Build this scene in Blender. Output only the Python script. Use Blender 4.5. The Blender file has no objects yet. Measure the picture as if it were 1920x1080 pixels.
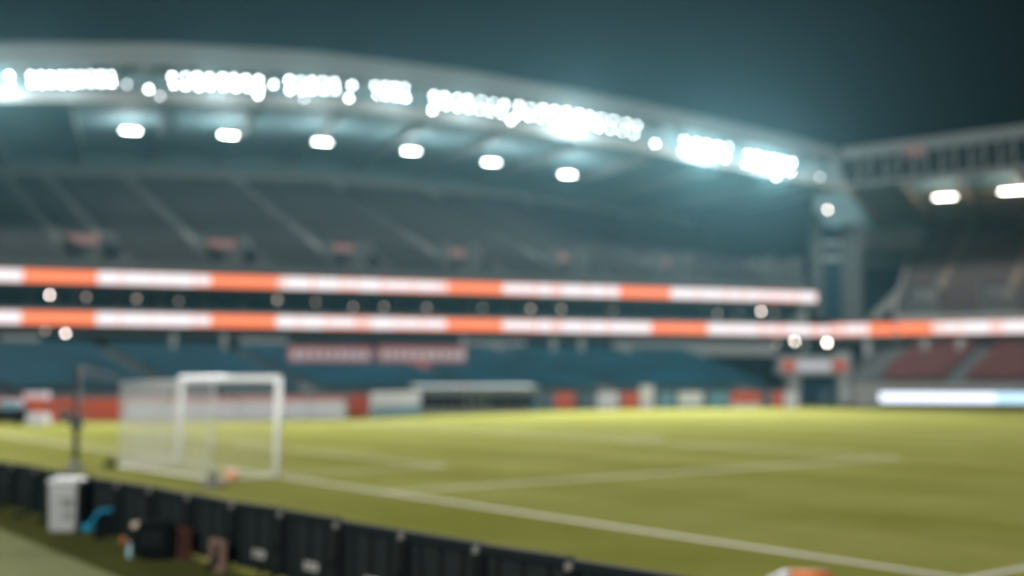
import bpy, math, random
import numpy as np
from mathutils import Vector, Matrix
R = math.radians
random.seed(7)
sc = bpy.context.scene
col = sc.collection

# ------------------------------------------------------------------ camera
CAM_H, FPX, PITCH = 2.3, 2155.0, R(4.64)
cd = bpy.data.cameras.new("camera")
cam = bpy.data.objects.new("camera", cd); col.objects.link(cam)
cam.location = (0, 0, CAM_H)
cam.rotation_euler = (R(90) + PITCH, 0, 0)
cd.sensor_width = 36.0
cd.lens = 36.0 * FPX / 1920.0
cd.clip_start = 0.05; cd.clip_end = 1500
cd.dof.use_dof = True
cd.dof.focus_distance = 4.0
cd.dof.aperture_fstop = 0.80
sc.camera = cam

# ------------------------------------------------------------------ night sky, added sun, exposure
w = bpy.data.worlds.new("World"); sc.world = w; w.use_nodes = True
nt = w.node_tree
sky = nt.nodes.new("ShaderNodeTexSky"); sky.sky_type = 'NISHITA'; sky.sun_disc = False
sky.sun_elevation = R(25); sky.sun_rotation = R(200)
nt.links.new(sky.outputs[0], nt.nodes["Background"].inputs[0])
nt.nodes["Background"].inputs[1].default_value = 0.00008
sl = bpy.data.lights.new("fill_sun", 'SUN'); sl.energy = 3.1; sl.angle = R(12); sl.color = (1.0, 0.985, 0.95)  # added fill standing in for unseen stadium lights behind the camera
so = bpy.data.objects.new("fill_sun", sl); col.objects.link(so)
so.rotation_euler = (R(65), 0, R(-20))
sc.view_settings.view_transform = 'Standard'; sc.view_settings.look = 'None'
sc.view_settings.exposure = 0.0; sc.view_settings.gamma = 1.0
sc.render.engine = 'CYCLES'
sc.cycles.use_adaptive_sampling = False
sc.cycles.use_denoising = True
sc.cycles.max_bounces = 6; sc.cycles.diffuse_bounces = 2; sc.cycles.glossy_bounces = 2
sc.cycles.transparent_max_bounces = 12; sc.cycles.volume_bounces = 0
sc.cycles.sample_clamp_indirect = 4.0

# ------------------------------------------------------------------ pixel <-> world helpers (measuring only)
cp, sp = math.cos(PITCH), math.sin(PITCH)
def ray(px, py):
    a = (px - 960) / FPX; b = (540 - py) / FPX
    return Vector((a, cp - b * sp, sp + b * cp))
def ground(px, py, h=0.0):
    r = ray(px, py); t = (h - CAM_H) / r.z
    return Vector((r.x * t, r.y * t, h))
def at(px, py, Y):
    r = ray(px, py); t = Y / r.y
    return Vector((r.x * t, Y, CAM_H + r.z * t))
def interp(x, xs, ys): return float(np.interp(x, xs, ys))

# far stand frame: s runs along its front to the right, d runs back from the front
P0 = Vector((-42.2, 94.8, 0)); U = Vector((.947, .3216, 0)).normalized(); N = Vector((-U.y, U.x, 0))
def F(s, d, h): return P0 + U * s + N * d + Vector((0, 0, h))
def sh(px, py, d):
    r = ray(px, py); o = Vector((0, 0, CAM_H))
    t = ((P0 + N * d) - o).dot(N) / r.dot(N)
    p = o + r * t
    return (p - P0).dot(U), p.z
# right stand frame
Q0 = Vector((34, 122, 0)); V = Vector((.907, -.4216, 0)).normalized(); M = Vector((-V.y, V.x, 0))
def G(t, d, h): return Q0 + V * t + M * d + Vector((0, 0, h))
def th(px, py, d):
    r = ray(px, py); o = Vector((0, 0, CAM_H))
    k = ((Q0 + M * d) - o).dot(M) / r.dot(M)
    p = o + r * k
    return (p - Q0).dot(V), p.z

# ------------------------------------------------------------------ materials
def mat(name, rgb, rough=.6, var=.15, scale=3.0, metal=0.0, bump=0.0, rgb2=None, spec=None):
    m = bpy.data.materials.new(name); m.use_nodes = True
    t = m.node_tree; b = t.nodes["Principled BSDF"]
    b.inputs["Roughness"].default_value = rough; b.inputs["Metallic"].default_value = metal
    if spec is not None: b.inputs["Specular IOR Level"].default_value = spec
    tc = t.nodes.new("ShaderNodeTexCoord"); nz = t.nodes.new("ShaderNodeTexNoise")
    nz.inputs["Scale"].default_value = scale; nz.inputs["Detail"].default_value = 5
    t.links.new(tc.outputs["Object"], nz.inputs["Vector"])
    mx = t.nodes.new("ShaderNodeMix"); mx.data_type = 'RGBA'
    mx.inputs[6].default_value = (*[c * (1 - var) for c in rgb], 1)
    mx.inputs[7].default_value = (*(rgb2 or [min(1, c * (1 + var)) for c in rgb]), 1)
    t.links.new(nz.outputs[0], mx.inputs[0]); t.links.new(mx.outputs[2], b.inputs["Base Color"])
    if bump:
        bp = t.nodes.new("ShaderNodeBump"); bp.inputs["Strength"].default_value = bump
        n2 = t.nodes.new("ShaderNodeTexNoise"); n2.inputs["Scale"].default_value = scale * 8
        t.links.new(tc.outputs["Object"], n2.inputs["Vector"]); t.links.new(n2.outputs[0], bp.inputs["Height"])
        t.links.new(bp.outputs[0], b.inputs["Normal"])
    return m
def emis(name, rgb, strength, sampled=False):
    m = bpy.data.materials.new(name); m.use_nodes = True
    t = m.node_tree; t.nodes.clear()
    e = t.nodes.new("ShaderNodeEmission"); e.inputs[0].default_value = (*rgb, 1); e.inputs[1].default_value = strength
    o = t.nodes.new("ShaderNodeOutputMaterial"); t.links.new(e.outputs[0], o.inputs[0])
    if not sampled: m.cycles.emission_sampling = 'NONE'
    return m
STEEL = mat("painted_steel", (.21, .23, .23), .6, .12, .4)
ROOFM = mat("roof_sheet", (.13, .145, .14), .6, .15, .2)
ROOFD = mat("roof_underside", (.13, .22, .24), .8, .2, .25)
ROOFX = mat("dark_grey_steel", (.075, .088, .088), .8, .2, .4)  # plain dark grey tone with slight noise
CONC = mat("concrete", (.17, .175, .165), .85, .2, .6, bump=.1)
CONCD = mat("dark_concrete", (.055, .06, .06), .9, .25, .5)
LIGHTP = mat("light_panel", (.21, .225, .22), .7, .1, .5)
SEATD = mat("charcoal_seat_plastic", (.015, .024, .026), .6, .35, .15, rgb2=(.036, .034, .036))
SEATB = mat("blue_seat_plastic", (.003, .060, .095), .6, .7, .22)
SEATR = mat("red_seat_plastic", (.085, .018, .017), .7, .3, .25)
SEATG = mat("dark_brown_seat_plastic", (.024, .012, .012), .6, .3, .25)
GLASSD = mat("dark_window_glass", (.01, .03, .045), .12, .2, .5)
BLACK = mat("black_plastic", (.006, .008, .008), .8, .3, 4, spec=.1)
BLACKM = mat("black_mesh_panel", (.014, .019, .019), .8, .4, 6, spec=.15)
BLACKF = mat("black_fabric", (.004, .0045, .0045), 1, .3, 8, spec=.05)
WHITE = mat("white_paint", (.88, .89, .88), .4, .04, 3)
NETM = mat("white_netting", (.80, .81, .85), .8, .05, 3)
RED = mat("red_board", (.42, .075, .045), .5, .12, .8)
WHT = mat("white_board", (.48, .48, .53), .5, .08, .8)
BLUE = mat("blue_board", (.09, .20, .27), .5, .12, .8)
BINM = mat("grey_white_bin_plastic", (.31, .32, .315), .5, .1, 3)
CYAN = mat("cyan_fabric", (.0, .20, .34), .5, .2, 9)
ORANGE = mat("orange_plastic", (.75, .20, .05), .55, .1, 5)
CORAL = mat("coral_ball", (.95, .42, .32), .5, .08, 9)
CARD = mat("pinkish_cardboard", (.20, .12, .095), .8, .2, 7)
BROWN = mat("brown_red_plastic", (.07, .018, .012), .6, .3, 7)
TAN = mat("tan_plastic", (.50, .40, .30), .6, .1, 7)
PALE = mat("pale_bottle_plastic", (.30, .48, .50), .4, .2, 9)
OCHRE = mat("ochre_stair_and_lit_beam", (.17, .12, .08), .6, .2, 1)  # brown-orange stair tone; on roof beams it paints warm lamp light
LED_O = emis("led_orange", (1.0, .24, .105), 1.4)
LED_W = emis("led_white", (.84, .77, .79), 1.45)
LED_P = emis("led_pink", (.90, .60, .57), 1.4)
LED_B = emis("led_blue_white", (.78, .84, .98), 2.0)
LED_C = emis("led_cyan", (.50, .74, .90), 1.8)
LENS = emis("floodlight_lens", (1, 1, 1), 62)
LENSM = emis("half_bright_lens", (.95, 1, 1), 26)
LENSD = emis("dim_floodlight_lens", (.9, .95, 1), 8.0)
TUBE = emis("lamp_diffuser", (.97, 1.0, 1.0), 44, True)
TUBEW = emis("warm_lamp_diffuser", (1.0, .94, .84), 30, True)
BULB = emis("warm_bulb", (1.0, .84, .76), 22)
BULBD = emis("faint_warm_bulb", (1.0, .80, .66), 1.5)

# ------------------------------------------------------------------ mesh helpers
class MB:
    def __init__(s): s.v = []; s.f = []
    def pts8(s, p):  # 4 bottom, 4 top
        o = len(s.v); s.v += [tuple(q) for q in p]
        s.f += [tuple(o + i for i in q) for q in ((3,2,1,0),(4,5,6,7),(0,1,5,4),(1,2,6,5),(2,3,7,6),(3,0,4,7))]
        return s
    def box(s, c, size, m=None):
        c = Vector(c); x, y, z = [a / 2 for a in size]; m = m or Matrix.Identity(3)
        return s.pts8([c + m @ Vector(q) for q in ((-x,-y,-z),(x,-y,-z),(x,y,-z),(-x,y,-z),(-x,-y,z),(x,-y,z),(x,y,z),(-x,y,z))])
    def quad(s, a, b, c, d):
        o = len(s.v); s.v += [tuple(a), tuple(b), tuple(c), tuple(d)]; s.f.append((o, o+1, o+2, o+3)); return s
    def tube(s, a, b, r, n=10, r2=None):
        a, b = Vector(a), Vector(b); r2 = r if r2 is None else r2
        d = (b - a).normalized(); e = d.orthogonal().normalized(); g = d.cross(e)
        o = len(s.v)
        for P, q in ((a, r), (b, r2)):
            for i in range(n):
                t = 2 * math.pi * i / n; s.v.append(tuple(P + e * q * math.cos(t) + g * q * math.sin(t)))
        for i in range(n):
            j = (i + 1) % n; s.f.append((o+i, o+j, o+n+j, o+n+i))
        s.f.append(tuple(o + i for i in range(n))[::-1]); s.f.append(tuple(o + n + i for i in range(n)))
        return s
    def lathe(s, c, prof, n=28, sx=1, sy=1):
        c = Vector(c); o = len(s.v)
        for r, z in prof:
            for i in range(n):
                t = 2 * math.pi * i / n; s.v.append((c.x + r*sx*math.cos(t), c.y + r*sy*math.sin(t), c.z + z))
        for k in range(len(prof) - 1):
            for i in range(n):
                j = (i + 1) % n; s.f.append((o+k*n+i, o+k*n+j, o+(k+1)*n+j, o+(k+1)*n+i))
        s.f.append(tuple(o + i for i in range(n))[::-1]); s.f.append(tuple(o + (len(prof)-1)*n + i for i in range(n)))
        return s
    def build(s, name, m, parent=None, smooth=False, bevel=0):
        me = bpy.data.meshes.new(name)
        off = parent_loc(parent)
        me.from_pydata([(a - off.x, b - off.y, c - off.z) for a, b, c in s.v], [], s.f); me.update()
        me.materials.append(m)
        if smooth: me.polygons.foreach_set("use_smooth", [True] * len(me.polygons))
        ob = bpy.data.objects.new(name, me); col.objects.link(ob)
        if parent: ob.parent = parent
        if bevel:
            b = ob.modifiers.new("bevel", 'BEVEL'); b.width = bevel; b.segments = 3; b.limit_method = 'ANGLE'
        return ob
def parent_loc(p):
    o = Vector((0, 0, 0))
    while p is not None: o = o + p.location; p = p.parent
    return o
def tag(o, label=None, cat=None, group=None, kind=None):
    if label: o["label"] = label
    if cat: o["category"] = cat
    if group: o["group"] = group
    if kind: o["kind"] = kind
    return o
def thing(name, loc, label, cat, group=None):
    o = bpy.data.objects.new(name, None); col.objects.link(o); o.location = loc; o.empty_display_size = .3
    return tag(o, label, cat, group)
def local(o, mb, name, m, **k):   # builds mb given in the thing's local coordinates
    off = parent_loc(o); mb.v = [(a + off.x, b + off.y, c + off.z) for a, b, c in mb.v]
    return mb.build(name, m, o, **k)
def copy_tree(o, parent=None):
    c = o.copy(); col.objects.link(c); c.parent = parent
    for ch in [x for x in o.children]: copy_tree(ch, c)
    return c
ORD = ["first","second","third","fourth","fifth","sixth","seventh","eighth","ninth","tenth","eleventh","twelfth",
       "thirteenth","fourteenth","fifteenth","sixteenth","seventeenth","eighteenth","nineteenth","twentieth"]

# ------------------------------------------------------------------ ground, pitch, path
def grass_mat(name, a, b, stripe=0.0, seed=0):
    m = bpy.data.materials.new(name); m.use_nodes = True
    t = m.node_tree; p = t.nodes["Principled BSDF"]; p.inputs["Roughness"].default_value = 1.0
    p.inputs["Specular IOR Level"].default_value = 0
    tc = t.nodes.new("ShaderNodeTexCoord")
    mp = t.nodes.new("ShaderNodeMapping"); mp.inputs["Rotation"].default_value = (0, 0, R(-37.2)); mp.inputs["Location"].default_value = (seed, seed, 0)
    t.links.new(tc.outputs["Object"], mp.inputs[0])
    n1 = t.nodes.new("ShaderNodeTexNoise"); n1.inputs["Scale"].default_value = .22; n1.inputs["Detail"].default_value = 8; n1.inputs["Roughness"].default_value = .65
    n2 = t.nodes.new("ShaderNodeTexNoise"); n2.inputs["Scale"].default_value = 9; n2.inputs["Detail"].default_value = 6
    wv = t.nodes.new("ShaderNodeTexWave"); wv.bands_direction = 'X'; wv.inputs["Scale"].default_value = .057; wv.inputs["Distortion"].default_value = .3
    for n in (n1, n2, wv): t.links.new(mp.outputs[0], n.inputs["Vector"])
    def math_(op, x, y):
        n = t.nodes.new("ShaderNodeMath"); n.operation = op
        for i, q in enumerate((x, y)):
            if isinstance(q, (int, float)): n.inputs[i].default_value = q
            else: t.links.new(q, n.inputs[i])
        return n.outputs[0]
    rr = t.nodes.new("ShaderNodeMapRange"); rr.inputs[1].default_value = .35; rr.inputs[2].default_value = .65
    t.links.new(wv.outputs["Fac"], rr.inputs[0])
    f = math_('ADD', math_('SUBTRACT', math_('MULTIPLY', n1.outputs[0], 1.9), .45), math_('MULTIPLY', n2.outputs[0], .35))
    f = math_('ADD', f, math_('MULTIPLY', rr.outputs[0], stripe)); f = math_('SUBTRACT', f, .25 + stripe / 2)
    cl = t.nodes.new("ShaderNodeClamp"); t.links.new(f, cl.inputs[0])
    mx = t.nodes.new("ShaderNodeMix"); mx.data_type = 'RGBA'
    mx.inputs[6].default_value = (*a, 1); mx.inputs[7].default_value = (*b, 1)
    t.links.new(cl.outputs[0], mx.inputs[0]); t.links.new(mx.outputs[2], p.inputs["Base Color"])
    bp = t.nodes.new("ShaderNodeBump"); bp.inputs["Strength"].default_value = .5; bp.inputs["Distance"].default_value = .03
    n3 = t.nodes.new("ShaderNodeTexNoise"); n3.inputs["Scale"].default_value = 40; t.links.new(tc.outputs["Object"], n3.inputs["Vector"])
    t.links.new(n3.outputs[0], bp.inputs["Height"]); t.links.new(bp.outputs[0], p.inputs["Normal"])
    return m
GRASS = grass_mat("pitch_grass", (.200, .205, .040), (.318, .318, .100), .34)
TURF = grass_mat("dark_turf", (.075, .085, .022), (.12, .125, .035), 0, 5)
PATHM = mat("grey_green_matting", (.29, .31, .15), .95, .12, .8, bump=.1, spec=0)
GROUNDM = mat("dark_tarmac", (.05, .05, .05), .9, .2, .3)
tag(MB().quad((-400,-150,-.008), (400,-150,-.008), (400,450,-.008), (-400,450,-.008)).build("ground", GROUNDM), kind="structure")

# pitch frame: near post and directions along the touchline (X) and goal line (Y)
NP = ground(520, 893); FPp = ground(336, 865.5)
GY = (FPp - NP).normalized(); GX = Vector((GY.y, -GY.x, 0))
FARP = NP + GY * (FPp - NP).length
def PT(x, y, h=0.0): return NP + GX * x + GY * y + Vector((0, 0, h))
# barrier line, parallel to the goal line
BL0 = ground(120, 967); BDIR = -GY
bd = BL0 - NP; BX = bd.dot(GX)
tag(MB().quad(PT(BX-.05,-80), PT(130,-80), PT(130,120), PT(BX-.05,120)).build("pitch", GRASS), kind="structure")
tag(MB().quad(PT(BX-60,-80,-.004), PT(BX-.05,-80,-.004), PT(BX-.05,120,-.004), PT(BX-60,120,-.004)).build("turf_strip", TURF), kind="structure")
pa, pb = ground(0, 992), ground(215, 1080)
pdir = (pa - pb).normalized(); pn = Vector((-pdir.y, pdir.x, 0)); pn = pn if pn.x < 0 else -pn
a0, a1 = pb - pdir * 30, pa + pdir * 40
mb = MB(); mb.quad(a0, a1, a1 + pn * 3.2, a0 + pn * 3.2)
po = tag(mb.build("path", PATHM), kind="structure"); po.location.z = .004
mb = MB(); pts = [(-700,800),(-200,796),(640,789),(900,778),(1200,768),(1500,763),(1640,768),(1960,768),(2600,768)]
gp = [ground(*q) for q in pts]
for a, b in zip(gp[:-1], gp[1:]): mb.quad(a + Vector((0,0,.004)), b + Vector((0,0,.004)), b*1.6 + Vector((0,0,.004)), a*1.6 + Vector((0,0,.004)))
PERIM = grass_mat("shaded_perimeter_turf", (.045, .055, .014), (.075, .08, .025), 0, 9)  # dark turf tone, far-edge shade painted into the colour
tag(mb.build("shaded_perimeter_turf", PERIM), kind="structure")
# painted lines
lines = MB()
def line(a, b, wd=.12, h=.004):
    a, b = Vector(a), Vector(b); d = (b - a).normalized(); n = Vector((-d.y, d.x, 0)) * wd / 2; z = Vector((0, 0, h))
    lines.quad(a - n + z, b - n + z, b + n + z, a + n + z)
LX = .12
y16 = (ground(1848, 1078) - NP).dot(GY)
line(PT(0, -60), PT(0, 45), .16, .004)
line(PT(0.08, y16), PT(16.5, y16), .13, .004)
b1 = ground(1690, 858); b1x, b1y = (b1-NP).dot(GX), (b1-NP).dot(GY)
line(PT(.08, b1y), PT(b1x, b1y), .14, .004); line(PT(b1x - .06, b1y + .07), PT(b1x - .06, b1y + 34), .14, .004)
c1 = ground(838, 874); c1x, c1y = (c1-NP).dot(GX), (c1-NP).dot(GY)
line(PT(.08, c1y), PT(c1x, c1y), .13, .004); line(PT(c1x - .06, c1y + .07), PT(c1x - .06, c1y + 14), .13, .004)
e1 = ground(1245, 822); e1x, e1y = (e1-NP).dot(GX), (e1-NP).dot(GY)
line(PT(b1x + .1, e1y), PT(e1x, e1y), .14, .004); line(PT(e1x - .06, e1y + .07), PT(e1x - .06, e1y + 26), .16, .004)
LINEM = mat("white_line_paint", (.50, .50, .40), .8, .12, 2)
tag(lines.build("pitch_markings", LINEM), kind="structure")

# ------------------------------------------------------------------ far stand
S0, S1, SR = -42.0, 77.2, 79.3
def tab(pts, d):
    q = [sh(x, y, d) for x, y in pts]
    xs = [a for a, _ in q]; ys = [b for _, b in q]
    return lambda s: interp(s, xs, ys)
H_top = tab([(-500,92),(-250,74),(0,70),(300,71),(600,88),(900,127),(1200,182),(1450,238),(1587,272)], -4)
H_fb = tab([(-500,148),(0,124),(300,124),(600,140),(900,176),(1200,226),(1450,276),(1587,304)], -4)
H_cat = tab([(-500,214),(0,193),(300,194),(640,206),(960,246),(1200,285),(1480,338),(1587,362)], -4)
H_tier = tab([(-400,352),(0,345),(300,346),(600,354),(960,386),(1350,440),(1500,466)], 25)
D_TIER0, D_TIER1 = 1.0, 25.0
far = thing("grandstand", F(18, 0, 0), "large two-tier stand with arched roof and blue lower seats across the pitch", "grandstand")
def strip(fa, fb, s0, s1, n, name, m, par=far, thick=0.0, tv=Vector((0,0,0))):
    mb = MB(); ss = np.linspace(s0, s1, n + 1)
    for a, b in zip(ss[:-1], ss[1:]):
        A, B, C, D = fa(a), fa(b), fb(b), fb(a)
        if thick: mb.pts8([A, B, B + tv*thick, A + tv*thick, D, C, C + tv*thick, D + tv*thick])
        else: mb.quad(A, B, C, D)
    return mb.build(name, m, par)
# roof
strip(lambda s: F(s, -4.0, H_fb(s)), lambda s: F(s, -2.4, H_top(s)), S0, SR, 40, "roof_fascia", ROOFM, thick=.25, tv=N)
strip(lambda s: F(s, -2.2, H_top(s) - .05), lambda s: F(s, 31, H_top(s) + 1.5), S0, SR, 40, "roof", ROOFM)
strip(lambda s: F(s, -3.6, H_cat(s) + .25), lambda s: F(s, 30.5, H_cat(s) + 2.0), S0, SR, 40, "roof_underside", ROOFD)
strip(lambda s: F(s, -3.2, H_cat(s) + .3), lambda s: F(s, -3.2, H_fb(s) + .2), S0, SR, 40, "truss_backing", ROOFD)
strip(lambda s: F(s, -4.6, H_cat(s)), lambda s: F(s, -4.6, H_cat(s) + .95), S0, SR, 60, "catwalk", LIGHTP, thick=.9, tv=N)
mb = MB()
ss = np.arange(S0, SR - .5, 2.4)
for i, s in enumerate(ss):
    mb.tube(F(s, -3.9, H_cat(s) + .95), F(s, -3.9, H_fb(s)), .11, 6)
    s2 = min(s + 2.4, SR)
    if i % 2: mb.tube(F(s, -3.9, H_cat(s) + 1.0), F(s2, -3.9, H_fb(s2)), .08, 6)
    else: mb.tube(F(s, -3.9, H_fb(s)), F(s2, -3.9, H_cat(s2) + 1.0), .08, 6)
mb.build("roof_truss", STEEL, far)
for s in np.arange(S0 + 2, SR - 1, 7.5):
    mb = MB(); a, b = F(s, -3.4, H_cat(s) - .05), F(s, 30, H_cat(s) + 1.7)
    mb.pts8([a - U*.15 - Vector((0,0,.5)), a + U*.15 - Vector((0,0,.5)), b + U*.15 - Vector((0,0,.5)), b - U*.15 - Vector((0,0,.5)), a - U*.15 + Vector((0,0,.45)), a + U*.15 + Vector((0,0,.45)), b + U*.15 + Vector((0,0,.45)), b - U*.15 + Vector((0,0,.45))])
    mb.build("rafter", ROOFM, far)
STAIRM = mat("pale_stair_concrete", (.15, .15, .145), .85, .15, .6)
# upper tier steps
def tier(Ff, s0, s1, d0, h0, d1, h1f, rows, name, m, par, seg=16):
    mb = MB(); ss = np.linspace(s0, s1, seg + 1)
    for r in range(rows):
        da, db = d0 + (d1-d0)*r/rows, d0 + (d1-d0)*(r+1)/rows
        for a, b in zip(ss[:-1], ss[1:]):
            ha, hb = h0 + (h1f(a)-h0)*(r+1)/rows, h0 + (h1f(b)-h0)*(r+1)/rows
            pa_, pb_ = h0 + (h1f(a)-h0)*r/rows, h0 + (h1f(b)-h0)*r/rows
            mb.quad(Ff(a, da, pa_), Ff(b, da, pb_), Ff(b, da, hb), Ff(a, da, ha))
            mb.quad(Ff(a, da, ha), Ff(b, da, hb), Ff(b, db, hb), Ff(a, db, ha))
    return mb.build(name, m, par)
def seats(Ff, along, back, s0, s1, d0, h0, d1, h1f, rows, gaps, name, m, par, label=None, pitch=.52):
    vs, fs = [], []; o = 0
    nseat = int((s1 - s0) / pitch)
    for r in range(rows):
        da = d0 + (d1-d0)*(r+.45)/rows; rr = (d1-d0)/rows
        for k in range(nseat):
            s = s0 + (k + .5) * pitch
            if any(g[0](r / rows) - g[1] < s < g[0](r / rows) + g[1] and g[2] <= r / rows <= g[3] for g in gaps): continue
            h = h0 + (h1f(s)-h0)*(r+1)/rows
            w_ = .22
            for (dd, dz, td, tz) in ((rr*.28, .38, .07, .46), (rr*.05, .36, .38, .06)):
                for sx, sd, sz in ((-1,0,0),(1,0,0),(1,1,0),(-1,1,0),(-1,0,1),(1,0,1),(1,1,1),(-1,1,1)):
                    p = Ff(s + sx*w_, da + dd - .2 + sd*td, h + dz + sz*tz); vs.append(p)
                fs += [tuple(o + i for i in q) for q in ((4,5,6,7),(0,1,5,4),(1,2,6,5),(2,3,7,6),(3,0,4,7),(3,2,1,0))]; o += 8
    mb = MB(); mb.v = [tuple(v) for v in vs]; mb.f = fs
    ob = mb.build(name, m, par); tag(ob, label, None, None, "stuff"); return ob
tier(F, S0, S1, D_TIER0, 12.0, D_TIER1, H_tier, 26, "upper_terrace", CONCD, far)
# vomitories and stairs of the upper tier at measured columns
vom_px = [(155,470),(412,485),(640,497),(850,503),(1045,508),(1238,512),(1438,512)]
SK = .334; gaps = []; voms = []
for i, (px, py) in enumerate(vom_px):
    s, _ = sh(px, py, 5.5); voms.append(s)
    gaps.append((lambda f, s=s: s - SK*24*(f-.18), 1.9, 0.0, .24))
stair_s = []
for s in [voms[0]-30, voms[0]-14] + voms:
    for off in ((-1.9, 2.0) if s == voms[0] else (-1.9,)):
        gaps.append((lambda f, s=s, off=off: s + off - SK*24*(f-.18), .7, .14, 1.0)); stair_s.append(s + off)
    gaps.append((lambda f, s=s: s + 2.6 - SK*24*(f-.18), .6, 0.0, .25))
seats(F, U, N, S0 + .5, S1 - .5, D_TIER0, 12.0, D_TIER1, H_tier, 26, gaps, "seats", SEATD, far, "charcoal seats of the upper tier")
def upz(s, f): return 12.0 + (H_tier(s) - 12.0) * f
for s in stair_s:
    mb = MB()
    for r in range(4, 26):
        f0, f1 = r/26, (r+1)/26
        for q in (0, 1):
            d_ = D_TIER0 + 24*f0 + q*.46
            mb.box(F(s - SK*24*(f0-.18), d_ + .23, upz(s, f1) - (.1 if q else .28)+.26), (1.3, .46, .4), Matrix((U, N, (0,0,1))).transposed())
    mb.build("stair", STAIRM, far)
FM = Matrix((U, N, (0,0,1))).transposed()
for i, s in enumerate(voms):
    mb = MB(); z0 = 12.1
    for sx in (-1.6, 1.6): mb.box(F(s + sx, 4.0, z0 + 1.6), (.25, 5.4, 3.4), FM)
    vm = mb.build("vomitory", CONCD, far)
    MB().box(F(s, 6.6, z0 + 2.6), (2.9, .3, 1.6), FM).build("lintel", mat("faded_red_panel", (.26, .13, .12), .7, .2, 1) if i == 0 else bpy.data.materials["faded_red_panel"], vm)
    MB().box(F(s, 6.5, z0 + .9), (2.9, .1, 1.75), FM).build("opening", BLACKF, vm)
    mb = MB()
    for sx in (2.6, -2.6): mb.tube(F(s + sx + 1.2, 1.4, 13.0), F(s + sx - .6, 6.8, upz(s, .26) + 1.0), .04, 6)
    for q in np.linspace(0, 1, 5): mb.tube(F(s + 2.6, 1.4 + 5.4*q, upz(s, .24*q)), F(s + 2.6, 1.4 + 5.4*q, 13.0 + (upz(s,.26)+1.0-13.0)*q), .03, 6)
    mb.build("handrail", STEEL, far)
strip(lambda s: F(s, .2, 11.7), lambda s: F(s, .2, 12.55), S0, S1, 20, "parapet", CONCD, thick=.25, tv=N)
strip(lambda s: F(s, 25.1, H_tier(s) - .3), lambda s: F(s, 25.1, H_tier(s) + 1.7), S0, S1, 40, "rear_parapet", LIGHTP, thick=.25, tv=N)
strip(lambda s: F(s, 29.5, 0), lambda s: F(s, 29.5, H_cat(s) + 2.2), S0, SR, 40, "rear_wall", ROOFD, thick=.4, tv=N)
strip(lambda s: F(s, 25.3, H_tier(s)), lambda s: F(s, 29.4, H_tier(s)), S0, S1, 20, "rear_gangway", CONCD)
mb = MB()
for s in np.arange(S0 + 2, S1, 7.5): mb.box(F(s, 28.5, (H_tier(s) + H_cat(s) + 1.6)/2), (.5, .5, H_cat(s) + 1.6 - H_tier(s)), FM)
mb.build("rear_frame", STEEL, far)
# hospitality level between the ribbon boards
strip(lambda s: F(s, 3.2, 6.2), lambda s: F(s, 3.2, 11.9), S0, S1, 10, "box_front", CONCD)
for s in np.arange(S0 + 1, S1 - 3, 3.6):
    MB().box(F(s + 1.5, 3.08, 9.3), (2.9, .1, 1.6), FM).build("window", GLASSD, far)
strip(lambda s: F(s, .3, 8.35), lambda s: F(s, 3.1, 8.35), S0, S1, 10, "balcony_floor", CONC, thick=.2, tv=Vector((0,0,-1)))
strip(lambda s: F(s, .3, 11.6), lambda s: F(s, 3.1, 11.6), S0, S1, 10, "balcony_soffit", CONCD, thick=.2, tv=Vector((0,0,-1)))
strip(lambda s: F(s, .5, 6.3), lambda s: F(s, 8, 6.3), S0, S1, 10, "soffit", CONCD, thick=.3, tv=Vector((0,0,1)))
FWALL = mat("blue_grey_wall", (.06, .09, .11), .8, .2, .4)
# lower tier
LF0, LF1 = -15.0, 3.0; SL = 63.5
def low(f): return 1.35 + 3.9 * f
tier(F, S0, SL, LF0, 1.35, LF1, lambda s: 5.25, 20, "lower_terrace", CONCD, far)
lg = []; lst = []
for k, px in enumerate((-150, 250, 505, 790, 1040, 1290)):
    s, _ = sh(px, 712, -8); sl_ = .0
    lg.append((lambda f, s=s: s - SK*18*(f-.4), .85, 0, 1)); lst.append(s)
seats(F, U, N, S0, SL - .3, LF0, 1.35, LF1, lambda s: 5.25, 20, lg, "seats", SEATB, far, "blue seats of the lower tier")
for s in lst:
    mb = MB()
    for r in range(40): mb.box(F(s - SK*18*((r+.5)/40-.4), LF0 + 18*(r+.5)/40, 1.35 + 3.9*(r+.5)/40 + .1), (1.1, .44, .22), FM)
    mb.build("stair", CONC, far)
strip(lambda s: F(s, LF0 - .2, 0), lambda s: F(s, LF0 - .2, 1.45), S0, SL, 12, "front_wall", FWALL, thick=.2, tv=N)
strip(lambda s: F(s, LF1, 5.2), lambda s: F(s, LF1, 6.4), S0, S1, 8, "lower_rear_wall", CONCD, thick=.2, tv=N)
for px0, px1, y0, y1 in ((448,540,634,664),(880,985,640,662),(1150,1455,641,664),(0,75,628,650)):
    sa, ha = sh(px0, y1, .9); sb, hb = sh(px1, y0, .9)
    MB().box(F((sa+sb)/2, .9, (ha+hb)/2), (sb-sa, .2, hb-ha), FM).build("gallery_panel", LIGHTP, far)
for px in (325, 1038, 1090, 870, 1620, 420):
    if px < 1500:
        s, h = sh(px, 655, -1.0); MB().box(F(s, -1.0, 5.1), (.45, .45, 2.6), FM).build("column", STEEL, far)
# end wall
mb = MB()
mb.pts8([F(S1, 1, 5.4), F(S1+.5, 1, 5.4), F(S1+.5, 29.5, 5.4), F(S1, 29.5, 5.4), F(S1, 1, 12.6), F(S1+.5, 1, 12.6), F(S1+.5, 29.5, H_tier(S1) + 1.5), F(S1, 29.5, H_tier(S1) + 1.5)])
mb.build("end_wall", LIGHTP, far)

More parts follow.
